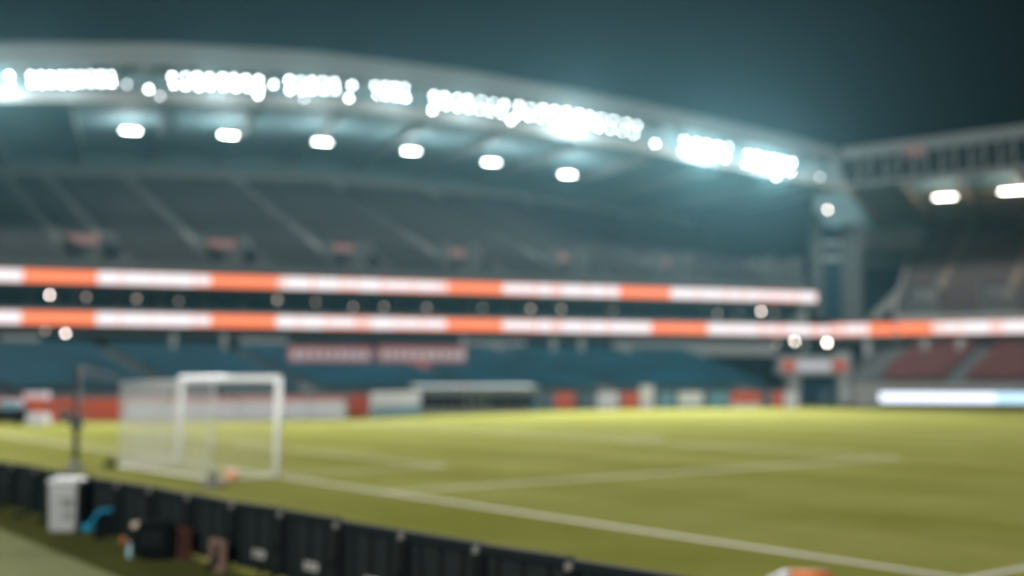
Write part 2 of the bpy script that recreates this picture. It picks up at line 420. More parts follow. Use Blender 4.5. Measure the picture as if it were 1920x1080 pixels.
# ------------------------------------------------------------------ corner tower between the stands
DKSTEEL = mat("darker_grey_steel", (.045, .055, .057), .8, .2, .4)  # darker version of the grey steel tone
cor = thing("corner_tower", at(1590, 740, 124), "grey framed corner block with dark glazing between the two stands", "building")
cor.location.z = 0
def cbox(px0, px1, py0, py1, Y, dep, name, m, par=cor):
    a, b = at(px0, py1, Y), at(px1, py0, Y)
    return MB().box(((a.x+b.x)/2, Y + dep/2, (a.z+b.z)/2), (b.x-a.x, dep, b.z-a.z)).build(name, m, par)
cbox(1541, 1582, 425, 600, 124.0, 4, "glazed_shaft", GLASSD)
for y in (452, 480): cbox(1541, 1582, y, y+8, 123.8, .2, "transom", STEEL)
cbox(1582, 1614, 420, 640, 123.4, 1.2, "column", DKSTEEL)
cbox(1526, 1541, 400, 600, 123.4, 1.2, "column", DKSTEEL)
cbox(1592, 1728, 428, 470, 136, 1.0, "beam", ROOFM)
cbox(1560, 1740, 380, 640, 139, .5, "rear_wall", ROOFD)
cbox(1528, 1750, 350, 420, 141, .5, "upper_wall", ROOFD)
cbox(1610, 1700, 500, 600, 137.4, .5, "dark_infill", GLASSD)
a, b = at(1625, 600, 130), at(1725, 500, 134)
mb = MB(); mb.pts8([a, a + Vector((1.2,0,0)), a + Vector((1.2,.8,0)), a + Vector((0,.8,0)), b, b + Vector((1.2,0,0)), b + Vector((1.2,.8,0)), b + Vector((0,.8,0))])
mb.build("stair_ramp", CONC, cor)
# tunnel
DOORM = mat("dark_blue_door", (.03,.06,.075), .7, .2, 1)
tun = thing("players_tunnel", at(1530, 755, 119), "white-topped pitch entrance with dark opening and red end patches", "tunnel"); tun.location.z = 0
def tbox(px0, px1, py0, py1, Y, dep, name, m, lab=None):
    a, b = at(px0, py1, Y), at(px1, py0, Y)
    if a.z < 1.2: a.z = 0
    o = MB().box(((a.x+b.x)/2, Y + dep/2, (a.z+b.z)/2), (b.x-a.x, dep, b.z-a.z)).build(name, m, tun)
    if lab: o["label"] = lab
    return o
tbox(1462, 1592, 668, 702, 119, 3, "header", LIGHTP)
tbox(1466, 1492, 676, 696, 118.9, .08, "patch", RED); tbox(1560, 1588, 676, 696, 118.9, .08, "patch", RED)
tbox(1494, 1558, 678, 695, 118.9, .08, "sign_panel", WHT)
tbox(1500, 1574, 702, 758, 120.5, .2, "opening", GLASSD)
tbox(1478, 1500, 702, 758, 119.4, 2, "side_wall", CONC)
tbox(1574, 1596, 660, 758, 119.4, 2, "side_wall", LIGHTP)
tbox(1540, 1556, 730, 756, 119.9, .3, "door", DOORM)
# low wall right of the tunnel
a, b = at(1597, 750, 116), at(1700, 720, 112)
lw = MB(); lw.pts8([(a.x,a.y,0),(b.x,b.y,0),(b.x,b.y+.4,0),(a.x,a.y+.4,0),(a.x,a.y,2.0),(b.x,b.y,2.0),(b.x,b.y+.4,2.0),(a.x,a.y+.4,2.0)])
tag(lw.build("low_wall", CONC), "grey low wall between the dark tunnel mouth and the bright board", "wall")

# ------------------------------------------------------------------ right stand
T0, T1 = 6.6, 46.0
rs = thing("grandstand", G(20, 0, 0), "stand at the right with red lower seats under a trussed roof", "grandstand")
GM = Matrix((V, M, (0,0,1))).transposed()
def gstrip(fa, fb, t0, t1, n, name, m, thick=0.0, tv=Vector((0,0,0))): return strip(fa, fb, t0, t1, n, name, m, rs, thick, tv)
q0 = th(1600, 273, -4); q1 = th(1915, 232, -4); RT = lambda t: q0[1] + (q1[1]-q0[1]) * (t-q0[0])/(q1[0]-q0[0])
r0 = th(1640, 347, -4); r1 = th(1915, 318, -4); RC = lambda t: r0[1] + (r1[1]-r0[1]) * (t-r0[0])/(r1[0]-r0[0])
TS = 1.9
gstrip(lambda t: G(t, -4, RT(t) - 1.35), lambda t: G(t, -3.4, RT(t)), TS, T1, 10, "roof_fascia", ROOFX, .2, M)
gstrip(lambda t: G(t, -3.3, RT(t)), lambda t: G(t, 30, RT(t) + 1), TS, T1, 6, "roof", ROOFM)
gstrip(lambda t: G(t, -3.0, RC(t) + .4), lambda t: G(t, 30, RC(t) - .8), TS, T1, 6, "roof_underside", ROOFD)
gstrip(lambda t: G(t, -1.2, RC(t) + .3), lambda t: G(t, -1.2, RT(t) - .5), TS, T1, 6, "truss_backing", BLACKF)
gstrip(lambda t: G(t, -4.1, RC(t)), lambda t: G(t, -4.1, RC(t) + .45), TS - 3.2, T1, 6, "lower_chord", ROOFX, .4, M)
mb = MB()
for k, t in enumerate(np.arange(TS + .3, T1, 1.35)):
    mb.box(G(t, -3.9, (RC(t) + .45 + RT(t) - 1.35)/2), (.28, .28, RT(t) - 1.8 - RC(t)), GM)
    if k % 2: mb.tube(G(t, -3.9, RC(t) + .5), G(t + 1.35, -3.9, RT(t) - 1.4), .07, 6)
mb.build("roof_truss", ROOFX, rs)
sg = th(1715, 274, -4.1)
MB().box(G(sg[0], -4.12, sg[1] - .45), (1.9, .1, 1.25), GM).build("red_roof_sign", mat("dull_red_sign", (.10, .04, .04), .6, .1, 2), rs)
for t in np.arange(TS + 1, T1, 5.2):
    mb = MB(); a, b = G(t, -3.6, RC(t) - .1), G(t + 1.2, 28, RC(t) - 1.5)
    mb.pts8([a - V*.2 - Vector((0,0,.6)), a + V*.2 - Vector((0,0,.6)), b + V*.2 - Vector((0,0,.6)), b - V*.2 - Vector((0,0,.6)), a - V*.2, a + V*.2, b + V*.2, b - V*.2])
    mb.build("rafter", OCHRE, rs)
mb = MB()
for d in (3, 8, 13, 18, 23): mb.box(G((TS+T1)/2, d, RC(20) - .55 - d*.03), (T1 - TS, .25, .3), GM)
mb.build("purlins", OCHRE, rs)
RU1 = 20.3
tier(G, T0, T1, 1.0, 8.7, 25, lambda t: RU1, 26, "upper_terrace", CONCD, rs, 4)
rg = []
rv = [th(1665, 575, 5)[0], th(1872, 568, 5)[0]]
rv[0] = max(rv[0], T0 + 2.2)
for t in rv: rg.append((lambda f, t=t: t, 1.9, 0, .24)); rg.append((lambda f, t=t: t + .6 + 3*f, .6, .14, 1))
seats(G, V, M, T0, T1, 1.0, 8.7, 25, lambda t: RU1, 26, rg, "seats", SEATG, rs, "dark brown seats of the upper tier")
for t in rv:
    mb = MB()
    for sx in (-1.6, 1.6): mb.box(G(t + sx, 4.0, 10.6), (.25, 5.4, 3.2), GM)
    vm = mb.build("vomitory", ROOFX, rs)
    MB().box(G(t, 6.6, 11.7), (2.9, .3, 1.2), GM).build("lintel", ROOFX, vm)
    MB().box(G(t, 6.5, 9.9), (2.9, .1, 2.4), GM).build("opening", BLACKF, vm)
    mb = MB()
    for r in range(4, 26): mb.box(G(t + .6 + 3*r/26, 1 + 24*(r+.5)/26, 8.7 + (RU1-8.7)*(r+1)/26 + .1), (1.0, .8, .25), GM)
    mb.build("stair", OCHRE, rs)
MB().box(G(rv[1] + .2, 6.3, 10.3), (.7, .1, 1.5), GM).build("red_panel", RED, rs)
mb = MB(); mb.pts8([G(T0-.4, 0, 6.6), G(T0, 0, 6.6), G(T0, 26, 6.6), G(T0-.4, 26, 6.6), G(T0-.4, 0, 10.0), G(T0, 0, 10.0), G(T0, 26, 21.6), G(T0-.4, 26, 21.6)])
mb.build("side_wall", CONC, rs)
gstrip(lambda t: G(t, .3, 8.3), lambda t: G(t, .3, 9.2), T0, T1, 4, "parapet", CONC, .25, M)
gstrip(lambda t: G(t, 26.2, 0), lambda t: G(t, 26.2, RC(t) - .9), TS, T1, 4, "rear_wall", ROOFD, .4, M)
for t in np.arange(T0 + 1.5, T1 - 4, 5.6):
    MB().box(G(t + 2, 26.0, 21.9), (4.4, .12, 2.2), GM).build("window", GLASSD, rs)
mb = MB()
for t in np.arange(T0 + .9, T1, 5.6): mb.box(G(t, 25.7, 22.2), (.5, .5, 4.0), GM)
mb.build("rear_frame", STEEL, rs)
gstrip(lambda t: G(t, 25.4, RU1 + .8), lambda t: G(t, 25.4, RU1 - .5), T0, T1, 4, "rear_parapet", ROOFM, .2, M)
# lower tier
RL0 = 3.2
tier(G, RL0, T1, -12, 2.0, 3, lambda t: 5.9, 17, "lower_terrace", CONCD, rs, 4)
l1 = th(1650, 690, -6)[0]; l2 = th(1822, 692, -5)[0]
seats(G, V, M, l1 + 1.0, T1, -12, 2.0, 3, lambda t: 5.9, 17, [(lambda f: l2 + 2.8*f - 1.2, .9, 0, 1), (lambda f: l1 + 2.8*f - 1.9, 2.1, 0, 1), (lambda f: l2 + 12.8 + 2.8*f, .9, 0, 1)], "seats", SEATR, rs, "dull red seats of the lower tier")
for t, wd in ((l1, 1.6), (l2, 1.5), (l2 + 14, 1.5)):
    mb = MB()
    for r in range(34): mb.box(G(t - 1.2 + 2.8*r/34, -12 + 15*(r+.5)/34, 2.0 + 3.9*(r+.5)/34 + .15), (wd, .43, .24), GM)
    mb.build("stair", ROOFX, rs)
gstrip(lambda t: G(t, -12.2, 0), lambda t: G(t, -12.2, 2.1), RL0 + .8, T1, 4, "front_wall", CONC, .2, M)
gstrip(lambda t: G(t, 3.1, 5.8), lambda t: G(t, 3.1, 8.4), -2, T1, 4, "concourse_wall", CONCD)
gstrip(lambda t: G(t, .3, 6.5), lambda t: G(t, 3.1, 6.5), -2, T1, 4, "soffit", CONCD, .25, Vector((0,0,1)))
mb_c = []
for px in (1627, 1735, 1800):
    t, h = th(px, 650, -1)
    MB().box(G(t, -1, 5.0), (.6, .6, 3.2), GM).build("column", LIGHTP, rs)

# ------------------------------------------------------------------ ribbon boards (LED)
def ribbon(Ff, edges, b0, b1, label, Fm, toS, d=0.0):
    """edges: list of (x0, x1, kind) along the stand"""
    s0, s1 = edges[0][0], edges[-1][1]
    root = thing("led_board", Ff((s0+s1)/2, d, b0), label, "led board", "ribbon led boards on the stands")
    MB().box(Ff((s0+s1)/2, d + .12, (b0+b1)/2), (s1-s0+.1, .2, b1-b0+.1), Fm).build("housing", BLACK, root)
    mo = MB()
    for a, b, k in edges: mo.quad(Ff(a, d, b0), Ff(b, d, b0), Ff(b, d, b1), Ff(a, d, b1))
    mo.build("screen", LED_O, root)
    for a, b, k in edges:
        if k != 'w': continue
        mb = MB(); rnd = random.Random(round(a*10)); x = a + .15
        mp = MB()
        while x < b - .3:
            wd = min(rnd.uniform(1.2, 3.4), b - .1 - x)
            tall = rnd.random() < .7
            hb_, ht_ = (b0 + .03, b1 - .03) if tall else (b0 + .14, b1 - .1)
            if rnd.random() < .22: mp.quad(Ff(x, d - .02, hb_), Ff(x + wd*.45, d - .02, hb_), Ff(x + wd*.45, d - .02, ht_), Ff(x, d - .02, ht_)); x += wd*.45 + .05; continue
            mb.quad(Ff(x, d - .02, hb_), Ff(x + wd, d - .02, hb_), Ff(x + wd, d - .02, ht_), Ff(x, d - .02, ht_))
            x += wd + rnd.uniform(.03, .20)
        mb.build("white_graphic", LED_W, root)
        if mp.v: mp.build('pink_graphic', LED_P, root)
    return root
def edg(pxs, kinds, py, d, fn): 
    s = [fn(p, py(p), d)[0] for p in pxs]
    return [(s[i], s[i+1], kinds[i]) for i in range(len(kinds))]
L1 = lambda p: 517 + .0285*p; L2 = lambda p: 595 + .0195*min(p, 1560)
hA0 = sh(0, 527, 0)[1]; hA1 = sh(0, 504, 0)[1]; hB0 = sh(0, 606, 0)[1]; hB1 = sh(0, 583, 0)[1]
ribbon(F, edg([-700,-560,-420,-210,-90,45,180,397,518,840,940,1162,1255,1532], "owowowowowowww"[1:14] and "wowowowowowow", L1, 0, sh), hA0, hA1,
       "upper orange and white ribbon screen along the front of the far upper tier", FM, None)
ribbon(F, edg([-700,-560,-420,-210,-90,42,177,397,515,838,940,1222,1325,1556], "wowowowowowow", L2, 0, sh), hB0, hB1,
       "lower orange and white ribbon screen above the blue seats of the far stand", FM, None)
g0 = th(1560, 629, 0)[1]; g1 = th(1560, 608, 0)[1]
ribbon(G, edg([1557,1630,1745,1960,2080,2300,2420,2700], "wowowow", lambda p: 615, 0, th), g0, g1,
       "ribbon screen above the red seats of the right stand", GM, None)

# pitch-side LED board at the right
a = ground(1650, 763); b = a + V*34
d_ = (b - a).normalized(); n_ = Vector((-d_.y, d_.x, 0)); L = (b - a).length
BMx = Matrix((d_, n_, (0,0,1))).transposed()
cut = 9.6
lb = thing("perimeter_board", a + d_*L/2, "glowing blue-white screen at the grass edge before the red seats", "led board")
MB().box(a + d_*L/2 + n_*.2 + Vector((0,0,.70)), (L, .3, 1.36), BMx).build("housing", BLACK, lb)
MB().quad(a + Vector((0,0,.45)), a + d_*cut + Vector((0,0,.45)), a + d_*cut + Vector((0,0,1.27)), a + Vector((0,0,1.27))).build("screen", LED_B, lb)
MB().quad(a + d_*cut + Vector((0,0,.45)), b + Vector((0,0,.45)), b + Vector((0,0,1.27)), a + d_*cut + Vector((0,0,1.27))).build("cyan_screen", LED_C, lb)
mb = MB()
for k in range(int(L/3)): mb.box(a + d_*(1.5+3*k) + n_*.45 + Vector((0,0,.5)), (.08, .5, 1.0), BMx)
mb.build("strut", STEEL, lb)

# ------------------------------------------------------------------ floodlights along the roof edge
D_L = -5.1
fl0 = None; n_fl = 0
aim = (Vector((10, 45, 0)) - Vector((-5, 100, 26))).normalized()
def make_flood():
    t = thing("floodlight", (0,0,0), "x", "floodlight", "floodlights along the far roof edge")
    m = aim.to_track_quat('Z', 'Y').to_matrix()
    mb = MB(); mb.lathe((0,0,0), [(.08,-.42),(.12,-.36),(.14,-.2),(.19,0),(.21,.02),(.21,.06),(.17,.065),(.11,.05)], 18)
    mb.v = [tuple(m @ Vector(v)) for v in mb.v]; local(t, mb, "housing", STEEL, smooth=True)
    mb = MB(); mb.lathe((0,0,0), [(.12,.055),(.09,.075),(.04,.085)], 18)
    mb.v = [tuple(m @ Vector(v)) for v in mb.v]; local(t, mb, "lens", LENS)
    mb = MB(); mb.tube((-.34,0,0), (.34,0,0), .02, 6); mb.tube((-.34,0,0), (-.34,.3,.1), .02, 6); mb.tube((.34,0,0), (.34,.3,.1), .02, 6); mb.tube((-.34,.3,.1), (.34,.3,.1), .025, 6)
    local(t, mb, "bracket", STEEL)
    return t
def place_flood(px, py, label, dim=False, scale=1.0):
    global fl0, n_fl
    if fl0 is None: fl0 = make_flood(); o = fl0
    else: o = copy_tree(fl0)
    s, h = sh(px, py, D_L); o.location = F(s, D_L, h); o["label"] = label; o.scale = (scale,)*3; n_fl += 1
    if dim:
        for ch in o.children:
            if ch.name.startswith("lens"):
                ch.data = ch.data.copy(); ch.data.materials[0] = LENSD
    return o
LY = ([-300,0,222,311,500,642,773,800,958,1110,1205,1268,1378,1385,1497], [160,150,148,150,158,162,175,184,205,226,246,271,288,295,316])
# (x0, x1, columns, half row gap, description, watts of the cluster)
clusters = [
 (-290,-120,8,8,"cluster running off the left side",1.1),
 (-14,18,2,9,"cluster cut by the left photo edge",2.1),
 (60,209,9,7.5,"first whole cluster from the left",1.0),
 (325,486,8,8.5,"second whole cluster from the left",1.3),
 (544,628,5,8.5,"third whole cluster from the left",1.0),
 (706,759,4,9,"short cluster of four columns",1.0),
 (814,944,7,8.5,"cluster after the short one",1.4),
 (972,1192,11,8.5,"longest, brightest-glaring cluster",3.8),
 (1282,1364,5,9.5,"second cluster from the right end",4.4),
 (1400,1483,6,9,"rightmost cluster by the corner",4.2)]
lamps = []
for x0, x1, n, g, desc, wt in clusters:
    for i in range(n):
        x = x0 + (x1-x0)*i/max(1, n-1)
        for row, sg_ in (("upper", -1), ("lower", 1)):
            o = place_flood(x + random.uniform(-1.5,1.5) + sg_*(-2 if x > 900 else 1), interp(x, *LY) + sg_*g + random.uniform(-1,1),
                        f"{row} row floodlight, {ORD[i]} from the left in the {desc}", scale=random.uniform(.8, 1.05))
            if random.random() < (.45 if x1 < 260 else .12 if x1 < 700 else 0):
                for ch in o.children:
                    if ch.name.startswith("lens"): ch.data = ch.data.copy(); ch.data.materials[0] = LENSM
            if i == n//2 and row == "lower": lamps.append((o, wt))
for px, py, lab, dim in ((279,167,"lone bright floodlight in the gap right of the first cluster",0),(238,158,"dim floodlight in the dark gap, above and left of the lone bright one",1),
    (513,158,"lone floodlight between the second and third clusters",0),(660,160,"upper of two tilted floodlights just left of the short cluster",0),(654,184,"lower of two tilted floodlights just left of the short cluster",0),
    (484,178,"floodlight hanging below the right end of the second cluster",0),(811,207,"floodlight hanging below the left end of the cluster after the short one",0),
    (958,226,"floodlight hanging below the left end of the longest cluster",0),(1228,269,"lone floodlight between the longest cluster and the last two",0),
    (1455,331,"floodlight hanging below the rightmost cluster",0),(570,184,"dim floodlight hanging below the third cluster",1),(300,180,"dim floodlight just below and right of the lone bright one",1),
    (1537,332,"pale unlit-looking floodlight at the roof corner",1)):
    place_flood(px, py, lab, bool(dim))
POW = 23500
for i, (o, wt) in enumerate(lamps):
    ld = bpy.data.lights.new("flood_beam", 'SPOT'); ld.energy = POW * wt; ld.spot_size = R(118); ld.spot_blend = .8
    ld.shadow_soft_size = .22; ld.color = (1.0, .99, .95)
    lo = bpy.data.objects.new("flood_beam", ld); col.objects.link(lo)
    lo.parent = o; lo.location = Vector((0, -.9, -.3))
    tgt = Vector((o.location.x*.5 - 26, 25, 0))
    lo.rotation_euler = (tgt - o.location).to_track_quat('-Z', 'Y').to_euler()
    lp = bpy.data.lights.new("flood_spill", 'POINT'); lp.energy = POW * wt * (.022 if wt > 2 else .012); lp.shadow_soft_size = .22; lp.color = (.9, .97, 1.0)
    lq = bpy.data.objects.new("flood_spill", lp); col.objects.link(lq); lq.parent = o; lq.location = Vector((0, -1.6, .2))

# ------------------------------------------------------------------ pill lamps below the roofs
def pill(p, axis, Lg, label, m, group, rad=.055, watts=1000, rgb=(.95,1,1)):
    t = thing("roof_lamp", p, label, "ceiling lamp", group)
    n = Vector((-axis.y, axis.x, 0)); mx = Matrix((axis, n, (0,0,1))).transposed()
    MB().box(p + n*.1 + Vector((0,0,.45)), (Lg + .2, .35, .18), mx).build("housing", STEEL, t, bevel=.03)
    mb = MB(); mb.tube(p - axis*Lg/2 - n*.12, p + axis*Lg/2 - n*.12, rad, 12); mb.build("diffuser", m, t, smooth=True)
    mb = MB(); mb.tube(p + axis*Lg*.35 + Vector((0,0,.15)), p + axis*Lg*.35 + Vector((0,0,1.4)), .03, 6); mb.tube(p - axis*Lg*.35 + Vector((0,0,.15)), p - axis*Lg*.35 + Vector((0,0,1.4)), .03, 6)
    mb.build("hanger", STEEL, t)
    ld = bpy.data.lights.new("lamp_light", 'POINT'); ld.energy = watts; ld.color = rgb; ld.shadow_soft_size = .12
    lo = bpy.data.objects.new("lamp_light", ld); col.objects.link(lo); lo.parent = t; lo.location = (0, 0, -1.3)
    return t
for i, (x, y) in enumerate(((245,246),(428,254),(604,267),(770,284),(921,305),(1063,328))):
    s, h = sh(x, y, 6); pill(F(s, 6, h), U, 1.45, f"{ORD[i]} white pill lamp from the left under the far roof", TUBE, "pill lamps under the far roof")
for i, (x, y) in enumerate(((1772,370),(1902,358))):
    t, h = th(x, y, 2); pill(G(t, 2, h), V, 2.0 if i == 0 else 2.7, "warm pill lamp under the right roof, " + ("left one of the two" if i == 0 else "cut by the photo edge"), TUBEW, "warm pill lamps under the right roof", .06, 500, (1,.93,.80))
# small round lamps
def bulb(p, label, m, group, r=.22, ax=None):
    t = thing("round_lamp", p, label, "lamp", group)
    r = max(.11, r*.5); mb = MB(); mb.lathe(p, [(r*.3,-r),(r*.75,-r*.7),(r,0),(r*.75,r*.7),(r*.3,r)], 16); mb.build("globe", m, t, smooth=True)
    mb = MB(); mb.lathe(p + Vector((0,0,r)), [(r*.5,0),(r*.5,.1),(r*.15,.12),(r*.15,.5)], 12); mb.build("holder", STEEL, t)
for x, y, d, st, m, lab, r in ((93,553,1.0,0,BULB,"bright round lamp between the ribbon screens near the left edge",.16),
    (85,620,.2,0,BULBD,"paler lamp of the left pair under the lower ribbon screen",.3),(123,625,.2,0,BULB,"brighter lamp of the left pair under the lower ribbon screen",.22),
    (1427,584,.8,0,BULB,"round lamp between the ribbon screens near their right end",.18),(1490,640,-.6,0,BULB,"left of two bright lamps below the lower screen near the corner",.26),
    (1551,643,-.6,0,BULB,"right of two bright lamps below the lower screen at the corner",.36),(1552,393,-1,0,BULB,"lone round lamp beneath the roof corner, above the dark glazing",.26),
    (1457,645,-.3,0,BULBD,"dull amber lamp left of the two bright lamps near the corner",.28),
    (800,577,.8,0,BULBD,"round lamp between the ribbon screens above their wide middle graphic",.3)):
    s, h = sh(x, y, d); bulb(F(s, d, h), lab, m, "round lamps on the far stand", r)
rnd = random.Random(3)
k = 0
for x in (162,222,256,292,335,372,520,560,592,625,662,685,720,760,905,935,995,1022,1052,1110,1150,1185,1345,1375,1452)[::2]:
    s, h = sh(x, 553 + .022*x + rnd.uniform(-2, 8), 2.4); k += 1
    bulb(F(s, 2.4, h), f"faint lamp behind the balcony between the ribbon screens, {ORD[k-1] if k <= 20 else ['twenty-first','twenty-second','twenty-third','twenty-fourth','twenty-fifth'][k-21]} from the left", BULBD, "faint balcony lamps between the ribbon screens", rnd.uniform(.2, .4))
for x, y, lab in ((1805,640,"left amber lamp under the right ribbon screen"),(1903,643,"right amber lamp under the right ribbon screen")):
    t, h = th(x, y, 1); bulb(G(t, 1, h), lab, BULBD, "amber lamps under the right ribbon screen", .26)

# ------------------------------------------------------------------ banners on the lower tier
for (x0, x1, lab) in ((540, 698, "left red and white banner over the blue seats"), (708, 874, "right red and white banner over the blue seats")):
    sa, ha = sh(x0, 694, -6.5); sb, hb = sh(x1, 650, -6.5)
    ban = thing("banner", F((sa+sb)/2, -6.5, ha), lab, "banner", "banners over the blue seats")
    MB().box(F((sa+sb)/2, -6.5, (ha+hb)/2), (sb-sa, .05, hb-ha), FM).build("cloth", mat("banner_red", (.40, .13, .12), .8, .15, .6) if "banner_red" not in bpy.data.materials else bpy.data.materials["banner_red"], ban)
    mb = MB(); x = sa + .3
    while x < sb - .6:
        wd = rnd.uniform(.35, .6); mb.box(F(x + wd/2, -6.54, ha + (hb-ha)*.64), (wd, .02, (hb-ha)*.36), FM); x += wd + rnd.uniform(.15, .3)
    mb.build("white_shapes", WHT, ban)

# ------------------------------------------------------------------ boards along the pitch edge
def board(pa_, pb_, h, m, label, name="advertising_board", extra=None, zb=.03):
    pa_, pb_ = Vector(pa_), Vector(pb_); d = (pb_-pa_).normalized(); n = Vector((-d.y, d.x, 0)); Ln = (pb_-pa_).length
    mx = Matrix((d, n, (0,0,1))).transposed(); c = (pa_+pb_)/2
    t = thing(name, (c.x, c.y, 0), label, "advertising board", "boards along the far side of the pitch")
    MB().box(c + Vector((0,0,zb + h/2)) , (Ln - .06, .06, h), mx).build("face", m, t)
    mb = MB()
    for q in (-.42, .42):
        mb.tube(c + d*Ln*q + n*.05, c + d*Ln*q + n*.05 + Vector((0,0,h)), .025, 6); mb.tube(c + d*Ln*q + n*.6 + Vector((0,0,.02)), c + d*Ln*q + n*.06 + Vector((0,0,h*.8)), .025, 6)
    mb.build("brace", STEEL, t)
    if extra: extra(t, c, d, n, Ln, mx, h, zb)
    return t
def letters(m, f0=.15, f1=.8):
    def ex(t, c, d, n, Ln, mx, h, zb):
        mb = MB(); x = -Ln/2 + .3; r_ = random.Random(int(c.x*7))
        while x < Ln/2 - .5:
            wd = r_.uniform(.3, .6); mb.box(c + d*(x+wd/2) - n*.04 + Vector((0,0,zb + h*(f0+f1)/2)), (wd, .02, h*(f1-f0)), mx); x += wd + r_.uniform(.1, .3)
        mb.build("graphic", m, t)
    return ex
def band(m, f0, f1):
    def ex(t, c, d, n, Ln, mx, h, zb): MB().box(c - n*.04 + Vector((0,0,zb + h*(f0+f1)/2)), (Ln-.1, .02, h*(f1-f0)), mx).build("stripe", m, t)
    return ex
REDW = mat("deep_red_board", (.45, .065, .025), .5, .12, .8)
A_, B_ = ground(-120, 793), ground(230, 789.5)
cols = ["outside the left edge", "cut by the left edge, behind the dark cart", "behind the white box", "crossed by the dark net pole", "touching the white net"]
for i in range(5):
    board(A_.lerp(B_, i/5), A_.lerp(B_, (i+1)/5), 1.3, REDW, f"red board {cols[i]}", extra=band(WHT, .93, 1.0) if 0 else None)
A_, B_ = ground(232, 789.5), ground(648, 786)
cols = ["seen through the left of the net", "behind the far goal post", "seen through the goal mouth", "behind the near goal post", "just right of the goal", "ending the white row"]
for i in range(6):
    board(A_.lerp(B_, i/6), A_.lerp(B_, (i+1)/6), 1.35, WHT, f"white board with red top, {cols[i]}", extra=band(RED, .82, .98))
A_, B_ = ground(652, 784), ground(692, 783); board(A_, B_, 1.45, RED, "short red board right of the white row")
A_, B_ = ground(695, 783), ground(788, 778); board(A_, B_, 1.6, WHT, "white board with pale blue foot left of the dugout", extra=band(BLUE, .0, .42))
# boards on the wall right of the dugout
spec = [(1040,1078,RED,"small red board just right of the dugout"),(1120,1160,WHT,"pale board left of the wide red one"),(1164,1200,RED,"wide red board below the blue seats"),
        (1200,1226,WHT,"tall white board right of the wide red one"),(1236,1262,BLUE,"narrow blue-grey board between two white ones"),(1272,1318,WHT,"white board in the gap right of the narrow one"),
        (1330,1368,BLUE,"blue-grey board left of the small orange-red one"),(1370,1428,RED,"orange-red board nearest left of the tunnel"),(1446,1470,RED,"small red board against the tunnel"),(1470,1496,WHT,"small white board against the tunnel")]
for x0, x1, m, lab in spec:
    sa = sh(x0, 752, LF0 - 1.0)[0]; sb = sh(x1, 752, LF0 - 1.0)[0]
    board(F(sa, LF0 - 1.0, 0), F(sb, LF0 - 1.0, 0), 1.35 if "tall" not in lab else 1.9, m, lab, extra=band(WHT if m is RED else BLUE, .0, .25) if (x1-x0) > 40 else None)

# ------------------------------------------------------------------ dugout
a, b = ground(778, 773.5), ground(1008, 771.5)
d_ = (b-a).normalized(); n_ = Vector((-d_.y, d_.x, 0)); L = (b-a).length; DM = Matrix((d_, n_, (0,0,1))).transposed(); c = (a+b)/2
dg = thing("dugout", c, "long grey-roofed team dugout with reddish seats inside", "dugout")
mb = MB(); P = lambda x, y, z: c + d_*x + n_*y + Vector((0,0,z))
mb.pts8([P(-L/2,-.3,1.1), P(L/2,-.3,1.1), P(L/2,2.2,1.6), P(-L/2,2.2,1.6), P(-L/2,-.3,1.85), P(L/2,-.3,1.85), P(L/2,2.2,2.05), P(-L/2,2.2,2.05)])
mb.build("canopy", ROOFX, dg, bevel=.08)
MB().box(P(0, 2.1, .85), (L, .1, 1.6), DM).build("rear_panel", BLACK, dg)
for sx in (-1, 1): MB().box(P(sx*(L/2-.1), 1.0, .65), (.12, 2.2, 1.3), DM).build("side_panel", BLUE if sx > 0 else CONC, dg)
mb = MB()
MB().box(P(0, 1.2, .15), (L-.4, 1.6, .25), DM).build("plinth", CONC, dg)
for k in range(12):
    x = -L/2 + .7 + (L-1.4)*k/11
    mb = MB(); mb.box(P(x, 1.2, .55), (.5, .5, .12), DM); mb.box(P(x, 1.48, .95), (.5, .12, .8), DM); mb.box(P(x, 1.25, .38), (.1, .3, .25), DM)
    mb.build("seat", SEATR if k not in (5, 6, 7) else WHT, dg, bevel=.03)

# ------------------------------------------------------------------ goal
goal = thing("goal", NP, "white football goal with box net on the goal line", "goal")
r_ = .075
for p, nm in ((NP, "near"), (FARP, "far")):
    MB().tube(p, p + Vector((0,0,2.41)), r_*1.15, 14).build("post", WHITE, goal, smooth=True)
MB().tube(NP + Vector((0,0,2.37)), FARP + Vector((0,0,2.37)), r_*1.15, 14).build("crossbar", WHITE, goal, smooth=True)
BKN, BKF = ground(398, 899), ground(222, 874)
def net_panel(mb, a, b, c, d, step=.12, t=.010):
    a, b, c, d = map(Vector, (a, b, c, d))
    nu = max(2, round((b-a).length/step)); nv = max(2, round((d-a).length/step))
    def pt(u, v):
        p = (a*(1-u) + b*u)*(1-v) + (d*(1-u) + c*u)*v
        return p
    for i in range(nu + 1):
        for j in range(nv): mb.tube(pt(i/nu, j/nv), pt(i/nu, (j+1)/nv), t, 3) if j % 4 == 0 and False else None
        mb.tube(pt(i/nu, 0), pt(i/nu, 1), t, 3)
    for j in range(nv + 1): mb.tube(pt(0, j/nv), pt(1, j/nv), t, 3)
Z = Vector((0,0,2.34)); Zb = Vector((0,0,2.27))
mb = MB(); net_panel(mb, BKN, BKF, BKF + Zb, BKN + Zb, .12, .0065); nb = mb.build("net", NETM, goal); nb["label"] = "back of the net"
mb = MB(); net_panel(mb, NP, BKN, BKN + Zb, NP + Z, .12, .004); mb.build("net", NETM, goal)
mb = MB(); net_panel(mb, FARP, BKF, BKF + Zb, FARP + Z, .12, .009); mb.build("net", NETM, goal)
mb = MB(); net_panel(mb, NP + Z, FARP + Z, BKF + Zb, BKN + Zb, .15, .005); mb.build("net", NETM, goal)
